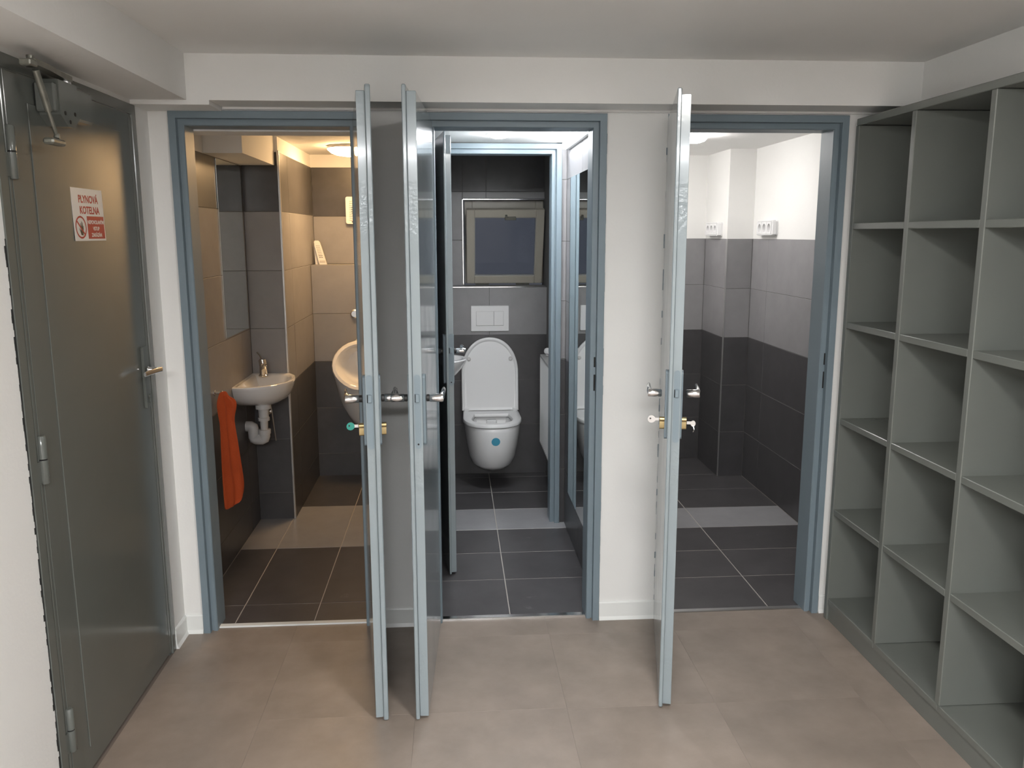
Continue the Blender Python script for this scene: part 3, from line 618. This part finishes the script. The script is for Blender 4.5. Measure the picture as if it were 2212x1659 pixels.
# ================================================================== TOILET SUITE (middle)
A0, AR, TWL, TWU = -.25, .489, 2.2, 2.36
zt2 = [0, .306, .613, .918, 1.229, 1.541, 1.856, 2.04]
fl2 = struct('floor', MB().box(A0 - .1, AR + .08, .035, 2.5, -.06, -.008), 'groutf', 'dark tiled toilet floor with a lighter band')
tiles(fl2, (0, 0, -.008), (1, 0, 0), (0, 1, 0), [A0, .113, AR + .02], [.058, .437, .772, 1.108, 1.450, 1.774, 2.106, 2.36], lambda i, j: 'fl' if j == 3 else 'fd', gap=.0045, name='tile')
struct('trim_9', MB().box(-.172, .428, .030, .058, -.004, .007, .002), 'chrome', 'shiny metal threshold strip of the middle doorway')
wr2 = struct('wall_toilet_right', MB().box(AR + .008, AR + .07, TB, 2.5, 0, 2.12), 'grout', 'tiled right wall of the toilet rooms')
mir = (.15, 1.035, .228, 1.856)
us = [TB + .002, .674, 1.2]
tiles(wr2, (AR + .008, 0, 0), (0, -1, 0), (0, 0, 1), [-1.2, -.674, -TB - .002], zt2, lambda i, j: 'td' if j < 3 else 'tl', name='tile')
tiles(wr2, (AR + .030, 0, 0), (0, -1, 0), (0, 0, 1), [-TWU, -1.95, -1.312], [0, .336, .633, .933, 1.244, 1.55, 1.85, 2.08], lambda i, j: 'td' if j < 3 else 'tl', name='tile')
wl2 = struct('wall_toilet_left', MB().box(A0 - .06, A0 - .008, TB, 2.5, 0, 2.12), 'grout', 'tiled left wall of the toilet rooms')
tiles(wl2, (A0 - .008, 0, 0), (0, 1, 0), (0, 0, 1), [TB + .002, .674, 1.2], zt2, lambda i, j: 'td' if j < 3 else 'tl', name='tile')
tiles(wl2, (A0 - .008, 0, 0), (0, 1, 0), (0, 0, 1), [1.31, 1.95, TWU], [0, .336, .633, .933, 1.244, 1.55, 1.85, 2.08], lambda i, j: 'td' if j < 3 else 'tl', name='tile')
wi2 = struct('wall_toilet_partition', MB().box(.436, AR + .008, 1.208, 1.302, 0, 2.12).box(A0 - .008, -.21, 1.208, 1.302, 0, 2.12).box(A0, AR, 1.208, 1.302, 2.012, 2.12), 'grout', 'partition wall around the inner toilet door')
tiles(wi2, (0, 1.208, 0), (1, 0, 0), (0, 0, 1), [.4605, AR], zt2[:-1] + [2.033], lambda i, j: 'td' if j < 3 else 'tl', name='tile')
struct('ceiling', MB().box(A0 - .06, AR + .07, TB, 1.25, 2.041, 2.12), 'ceil', 'white ceiling of the toilet anteroom')
struct('ceiling', MB().box(A0 - .06, AR + .07, 1.25, 2.5, 2.085, 2.12), 'ceil', 'white ceiling over the toilet')
tag(MB().box(AR - .0055, AR - .0005, mir[0], mir[1], mir[2], mir[3], .0008).build('wall_mirror', 'mirror'), 'tall frameless mirror on the right wall of the toilet anteroom', 'mirror')
t = empty('ceiling_spot', (.118, .84, 2.041), label='small round cool ceiling spotlight above the toilet anteroom', cat='lamp')
MB().lathe((0, 0, 0), (0, 0, -1), [(.062, 0), (.062, .003), (.05, .006)], n=28).build('lamp_rim', 'plastic', t)
MB().lathe((0, 0, 0), (0, 0, -1), [(.049, .0062), (.047, .010), (.036, .016), (.02, .019), (.001, .020)], n=28, cap1=False).build('lamp_diffuser', 'l_spot', t)
t = empty('wall_light', (AR, .64, 2.018), label='bright linear lamp along the top of the wall above the tall anteroom mirror', cat='lamp')
MB().box(-.020, -.0005, -.49, .49, -.020, .020, .002).build('lamp_housing', 'plastic', t)
MB().prism([(-.0205, -.018), (-.034, -.014), (-.040, .0), (-.034, .014), (-.0205, .018)], 1, -.48, .48).build('lamp_diffuser', 'l_mirr', t)
# toilet back: cistern wall, recessed upper wall, window
wb2 = struct('wall_toilet_back', MB().box(A0 - .06, AR + .07, TWL + .008, TWU, 0, 1.238).box(A0 - .06, -.036, TWU + .008, 2.50, 1.238, 2.12).box(-.036, AR + .07, TWU + .008, 2.50, 1.800, 2.12).box(.54, AR + .07, TWU + .008, 2.50, 1.238, 1.80).box(A0 - .06, AR + .07, TWU, 2.50, 1.10, 1.238), 'groutd', 'tiled rear wall behind the toilet')
def holey(u, v): return False
tiles(wb2, (0, TWL + .008, 0), (1, 0, 0), (0, 0, 1), [A0, .124, AR + .02], [0, .336, .633, .933, 1.240], lambda i, j: 'td' if j < 3 else 'tl', name='tile')
tiles(wb2, (0, TWU + .008, 0), (1, 0, 0), (0, 0, 1), [A0, -.040], [1.244, 1.540, 1.850, 2.08], lambda i, j: 'tl' if j < 2 else 'td', name='tile')
tiles(wb2, (0, TWU + .008, 0), (1, 0, 0), (0, 0, 1), [-.040, .114, AR + .02], [1.806, 1.850], lambda i, j: 'tl', name='tile')
tiles(wb2, (0, TWU + .008, 0), (1, 0, 0), (0, 0, 1), [-.040, .114, AR + .02], [1.850, 2.08], lambda i, j: 'td', name='tile')
tiles(wb2, (0, TWL + .002, 1.236), (1, 0, 0), (0, 1, 0), [A0, .124, AR + .02], [0, .16], lambda i, j: 'tl', name='tile')
tiles(wb2, (-.036, 0, 0), (0, 1, 0), (0, 0, 1), [TWU + .004, 2.43], [1.244, 1.54, 1.80], lambda i, j: 'tl', th=.004, name='tile')
struct('trim_10', MB().box(A0, AR + .02, TWL - .003, TWL + .008, 1.238, 1.247, .002), 'chrome', 'shiny edge trim along the tiled ledge behind the toilet')
struct('trim_11', MB().box(-.044, AR + .02, TWU - .003, TWU + .008, 1.797, 1.806, .002).box(-.044, -.035, TWU - .003, TWU + .008, 1.246, 1.806, .002), 'chrome', 'shiny edge trim around the window recess')
wn = tag(empty('window_1', (.235, 2.44, 1.25)), 'small cream framed window tilted open above the toilet', 'window', kind='structure')
def fr4(mb, x0, x1, z0, z1, wdt, y0, y1, ch=.003):
    mb.box(x0, x0 + wdt, y0, y1, z0, z1, ch); mb.box(x1 - wdt, x1, y0, y1, z0, z1, ch); mb.box(x0 + wdt, x1 - wdt, y0, y1, z0, z0 + wdt, ch); mb.box(x0 + wdt, x1 - wdt, y0, y1, z1 - wdt, z1, ch); return mb
fr4(MB(), -.262, .262, .006, .548, .052, -.005, .04).build('window_frame', 'cream', wn)
sa = fr4(MB(), -.252, .250, 0, .505, .052, -.035, .005).build('window_sash', 'cream', wn)
sa.location = (0, -.012, .016); sa.rotation_euler = (math.radians(19.5), 0, 0)
MB().box(-.201, .199, -.016, -.010, .051, .454).build('window_pane', 'glass', sa)
fr4(MB(), -.2015, .1995, .0505, .455, .006, -.030, -.004, .001).build('glazing_bead', 'radg', sa)
mb = MB(); mb.box(-.006, .066, -.046, -.034, .440, .462, .002); mb.box(-.004, .010, -.052, -.034, .452, .474, .002); mb.build('window_latch', 'oldmetal', sa)
for x in (-.15, .12): MB().box(x - .045, x + .045, -.040, -.028, -.008, .004, .001).build('window_hinge', 'oldmetal', sa)
MB().tube([(-.255, -.02, .27), (-.257, .03, .30), (-.258, .11, .33)], .004, 6).build('stay_arm', 'steel', sa)
# flush plate
fp = empty('flush_plate', (.127, TWL, 1.04), label='white rectangular dual flush plate above the toilet', cat='flush plate')
MB().box(-.1235, .1235, -.012, -.0005, -.083, .083, .003).build('plate', 'plastic', fp)
MB().box(-.090, .088, -.0128, -.0118, -.047, .047).build('button_gap', 'radg', fp)
MB().box(-.089, .0245, -.0165, -.0125, -.045, .046, .0015).build('flush_button', 'plastic', fp)
MB().box(.0265, .087, -.0165, -.0125, -.045, .046, .0015).build('flush_button', 'plastic', fp)
# toilet
tc_ = .126
to = empty('toilet', (tc_, TWL, 0), label='white wall hung toilet with raised lid and blue sticker', cat='toilet')
def D(hw, yf, yb, z, ex=2.3, n=26, hb=None):
    """D shaped ring, local coordinates (x about 0, y negative towards the camera)"""
    hb = hw if hb is None else hb; pts = [(hb, yb, z)]
    ym = yf + (yb - yf) * .52
    for i in range(n + 1):
        t_ = math.pi * i / n; c, s_ = math.cos(t_), math.sin(t_)
        pts.append((hw * math.copysign(abs(c) ** (2 / ex), c), ym + (yf - ym) * abs(s_) ** (2 / ex), z))
    pts.append((-hb, yb, z)); return pts
mb = MB()
mb.loft([D(.06, -.335, -.03, .128, hb=.05), D(.112, -.385, -.003, .134, hb=.09), D(.134, -.415, -.002, .158, hb=.11), D(.152, -.446, -.002, .21, hb=.13), D(.163, -.468, -.002, .28, hb=.15), D(.173, -.482, -.002, .35, hb=.165), D(.177, -.487, -.002, .39, hb=.17), D(.177, -.487, -.002, .408, hb=.17), D(.174, -.483, -.004, .415, hb=.167),
         D(.135, -.445, -.12, .415, hb=.10), D(.128, -.438, -.125, .405, hb=.095), D(.118, -.42, -.14, .36, hb=.09), D(.09, -.36, -.17, .27, hb=.06), D(.05, -.30, -.20, .22, hb=.03)])
mb.build('bowl', 'ceramic', to)
mb = MB(); mb.lathe((0, -.30, .13), (0, 0, -1), [(.05, 0), (.035, .012), (.016, .016), (.004, .022)], n=16); mb.build('bowl_foot', 'ceramic', to)
mb = MB(); so = lambda k, z: D(.184 * k, -.492 * (1 if k == 1 else .992), -.05, z, hb=.18 * k)
mb.loft([so(.985, .419), so(1, .423), so(1, .436), so(.985, .442), D(.168, -.474, -.062, .4445, hb=.165), D(.140, -.445, -.135, .443, hb=.118), D(.130, -.435, -.145, .438, hb=.11), D(.126, -.430, -.15, .426, hb=.105), D(.128, -.432, -.148, .419, hb=.107), so(.985, .419)], False, False)
mb.build('seat', 'plastic', to)
# raised lid: D shape standing up, leaning slightly back
lid = MB()
def L(hw, h, y, zb=0.0, n=30):
    pts = [(hw, y, zb)]; hm = h * .50
    for i in range(n + 1):
        t_ = math.pi * i / n; c, s_ = math.cos(t_), math.sin(t_)
        pts.append((hw * math.copysign(abs(c) ** (2 / 2.15), c), y, hm + (h - hm) * abs(s_) ** (2 / 2.15)))
    pts.append((-hw, y, zb)); return pts
lid.loft([L(.150, .415, -.004, .02), L(.166, .448, -.004, .012), L(.170, .455, -.010, .004), L(.178, .466, -.012, .0), L(.184, .473, -.008, -.002), L(.184, .474, .004, -.002), L(.176, .466, .012, .0), L(.10, .36, .016, .03)])
lo = lid.build('lid', 'plastic', to); lo.location = (-.003, -.062, .447); lo.rotation_euler = (math.radians(-5.5), 0, 0)
for x in (-.135, .135):
    MB().lathe((x, -.004, .335), (0, -1, 0), [(.0125, 0), (.0125, .006), (.009, .009)], n=16).build('lid_buffer', 'trap', lo)
for x in (-.158, .158):
    MB().box(x - .016, x + .016, -.075, -.045, .440, .462, .004).build('seat_hinge', 'plastic', to)
MB().box(-.035, .035, -.185, -.150, .345, .405, .008).build('water_spreader', 'ceramic', to)
# sticker: follows the bowl front
def front_y(x, z):
    f = (z - .28) / .07; hw = .163 + .010 * f; yf = -.468 - .014 * f; yb = -.002; ym = yf + (yb - yf) * .52
    return ym + (yf - ym) * (1 - (abs(x) / hw) ** 2.3) ** (1 / 2.3)
st = MB(); rg = []
for r_ in (.0265, .018, .009, .0004):
    ring = []
    for i in range(28):
        x, z = .012 + r_ * math.cos(2 * math.pi * i / 28), .335 + r_ * math.sin(2 * math.pi * i / 28); ring.append((x, front_y(x, z) - .0014, z))
    rg.append(ring)
st.loft(rg, False, True); s_ = st.build('sticker', 'blue_dot', to, fixn=False); s_['label'] = 'round blue sticker'
# radiator on the right wall
ra = empty('radiator', (.42, 1.6, .3), label='white panel radiator low on the right wall beside the toilet', cat='radiator')
mb = MB(); ys = [-.245 + .49 * i / 22 for i in range(23)]
poly = [(.0 + (.0045 if i % 2 else 0), y) for i, y in enumerate(ys)]
rings = [[(x, y, z) for x, y in poly] + [(.018, .245, z), (.018, -.245, z)] for z in (.004, .535)]
mb.loft(rings, smooth=False); mb.build('radiator_panel', 'rad', ra)
MB().box(.018, .062, -.245, .245, .015, .525).build('radiator_core', 'radg', ra)
MB().box(-.001, .064, -.248, .248, .535, .552, .002).build('top_grille', 'radg', ra)
MB().box(-.001, .064, -.2495, -.2455, .0, .535, .001).build('side_cover', 'rad', ra)
MB().box(-.001, .064, .2455, .2495, .0, .535, .001).build('side_cover', 'rad', ra)
MB().box(.0, .05, -.245, .245, -.004, .0035, .001).build('bottom_edge', 'radg', ra)
MB().box(.0625, .078, -.15, -.10, .1, .5).build('wall_bracket', 'radg', ra); MB().box(.0625, .078, .10, .15, .1, .5).build('wall_bracket', 'radg', ra)
mb = MB(); mb.lathe((.035, .16, .556), (0, 0, 1), [(.010, 0), (.010, .01), (.018, .014), (.022, .026), (.018, .04), (.008, .046)], n=16); mb.build('thermostat_knob', 'plastic', ra)
# small basin on the left toilet wall
b2 = empty('hand_basin', (A0, 1.62, .74), label='small white hand basin peeking out behind the inner toilet door', cat='washbasin')
def HB(hx, hy, z, n=20):
    pts = [(0.0005, hy, z)]
    for i in range(n + 1):
        t_ = math.pi / 2 - math.pi * i / n; pts.append((.0005 + hx * math.cos(t_) ** .9 if math.cos(t_) > 0 else .0005, hy * math.sin(t_), z))
    pts.append((0.0005, -hy, z)); return pts
mb = MB(); mb.loft([HB(.10, .08, 0), HB(.15, .12, .03), HB(.19, .155, .075), HB(.212, .172, .112), HB(.216, .175, .122), HB(.212, .172, .128), HB(.195, .15, .127), HB(.18, .13, .11), HB(.14, .09, .07), HB(.08, .05, .05)])
mb.build('basin', 'ceramic', b2)
mb = MB(); mb.lathe((.035, 0, .128), (0, 0, 1), [(.02, 0), (.02, .01), (.016, .012), (.016, .075), (.018, .08), (.014, .1)], n=16); mb.tube([(.035, 0, .17), (.07, 0, .185), (.10, 0, .175)], .010, 10); mb.build('faucet', 'chrome', b2)

# ================================================================== UTILITY ROOM (right)
U0, UR, UB, UCY, UCX = .665, 1.782, 2.478, 2.02, 1.615
zt3 = [0, .300, .612, .922, 1.234, 1.545]
fl3 = struct('floor', MB().box(U0 - .1, UR + .08, .035, UB + .06, -.06, -.008), 'groutf', 'dark tiled utility room floor with a lighter band')
tiles(fl3, (0, 0, -.008), (1, 0, 0), (0, 1, 0), [U0, 1.225, UR], [.058, .395, .727, 1.060, 1.391, 1.743, 2.067, UB], lambda i, j: 'fl' if j == 3 else 'fd', gap=.0045, name='tile')
struct('trim_12', MB().box(.763, 1.359, .034, .058, -.004, .005, .002), 'steel', 'thin metal threshold strip of the right doorway')
wr3 = struct('wall_utility_right', MB().box(UR + .008, UR + .07, TB, UB + .06, 0, 1.545), 'grout', 'tiled right wall of the utility room')
tiles(wr3, (UR + .008, 0, 0), (0, -1, 0), (0, 0, 1), [-UCY, -1.745, -1.09, -.43, -TB - .002], zt3, lambda i, j: 'td' if j < 3 else 'tl', name='tile')
struct('wall_utility_right', MB().box(UR + .001, UR + .07, TB, UB + .06, 1.546, 2.14), 'wall', 'white upper right wall of the utility room')
wc3 = struct('wall_utility_column', MB().box(UCX + .008, UR + .008, UCY + .008, UB + .06, 0, 1.545), 'grout', 'tiled column in the utility room corner')
tiles(wc3, (0, UCY + .008, 0), (1, 0, 0), (0, 0, 1), [UCX, UR], zt3, lambda i, j: 'td' if j < 3 else 'tl', name='tile')
tiles(wc3, (UCX + .008, 0, 0), (0, -1, 0), (0, 0, 1), [-UB, -UCY], zt3, lambda i, j: 'td' if j < 3 else 'tl', name='tile')
struct('wall_utility_column', MB().box(UCX + .001, UR + .001, UCY + .001, UB + .06, 1.546, 2.14), 'wall', 'white upper part of the utility room column')
wb3 = struct('wall_utility_back', MB().box(U0, UCX + .008, UB + .008, UB + .06, 0, 1.545), 'grout', 'tiled rear wall of the utility room')
tiles(wb3, (0, UB + .008, 0), (1, 0, 0), (0, 0, 1), [U0, .96, UCX], zt3, lambda i, j: 'td' if j < 3 else 'tl', name='tile')
struct('wall_utility_back', MB().box(U0, UCX + .001, UB + .001, UB + .06, 1.546, 2.14), 'wall', 'white upper rear wall of the utility room')
struct('wall_utility_left', MB().box(U0 - .10, U0, TB, UB + .06, 0, 2.14), 'wall', 'left wall of the utility room')
struct('ceiling', MB().box(U0 - .1, UR + .07, TB, UB + .06, 2.096, 2.14), 'ceil', 'white ceiling of the utility room')
struct('trim_13', MB().box(UCX - .002, UCX + .006, UCY - .002, UCY + .006, 0, 1.545, .001), 'steel', 'thin corner trim of the tiled utility column')
for lx, ly, lb in ((1.185, 1.32, 'small domed ceiling lamp showing beside the right open door'), (.93, 1.93, 'domed ceiling lamp of the utility room hidden behind the right open door')):
    t = empty('ceiling_spot', (lx, ly, 2.096), label=lb, cat='lamp')
    MB().lathe((0, 0, 0), (0, 0, -1), [(.072, 0), (.072, .003), (.06, .006)], n=28).build('lamp_rim', 'plastic', t)
    MB().lathe((0, 0, 0), (0, 0, -1), [(.066, .0062), (.068, .018), (.055, .032), (.03, .040), (.001, .042)], n=28, cap1=False).build('lamp_diffuser', 'l_util', t)
def socket(loc, label):
    s = empty('triple_socket', loc, math.radians(-90), label=label, cat='socket', group='triple sockets in the utility room')
    # local x along wall, local -y out of the wall
    MB().prism(rrect(0, 0, .262, .088, r=.010), 1, -.009, -.0005).box(-.131, -.1155, -.034, -.009, -.040, .040, .003).box(.1155, .131, -.034, -.009, -.040, .040, .003).box(-.1155, .1155, -.034, -.009, .0365, .044, .002).box(-.1155, .1155, -.034, -.009, -.044, -.0365, .002).box(-.0415, -.0345, -.034, -.009, -.0365, .0365).box(.0345, .0415, -.034, -.009, -.0365, .0365).build('socket_frame', 'plastic', s)
    for k in (-1, 0, 1):
        x = .076 * k
        mb = MB(); n = 24
        q = [(x + .036 * max(-1, min(1, 1.42 * math.cos(2 * math.pi * i / n))), -.036, .036 * max(-1, min(1, 1.42 * math.sin(2 * math.pi * i / n)))) for i in range(n)]
        q0 = [(a, -.009, c) for a, b, c in q]
        c1 = [(x + .024 * math.cos(2 * math.pi * i / n), -.036, .024 * math.sin(2 * math.pi * i / n)) for i in range(n)]
        c2 = [(x + .0225 * math.cos(2 * math.pi * i / n), -.010, .0225 * math.sin(2 * math.pi * i / n)) for i in range(n)]
        mb.loft([q0, q, c1, c2], False, True, smooth=False); f = mb.build('socket_face', 'plastic', s, fixn=True)
        MB().lathe((x, -.0095, .012), (0, -1, 0), [(.003, 0), (.003, .016), (.001, .018)], n=8).build('earth_pin', 'steel', f)
        for dx in (-.009, .009): MB().lathe((x + dx, -.0102, -.004), (0, -1, 0), [(.003, 0), (.003, .0006)], n=8).build('pin_hole', 'black', f)
    return s
socket((UCX + .001, 2.245, 1.607), 'white triple socket on the side of the utility room column')
socket((UR + .001, 1.745, 1.612), 'white triple socket on the white right wall of the utility room')
bpy.context.view_layer.update()
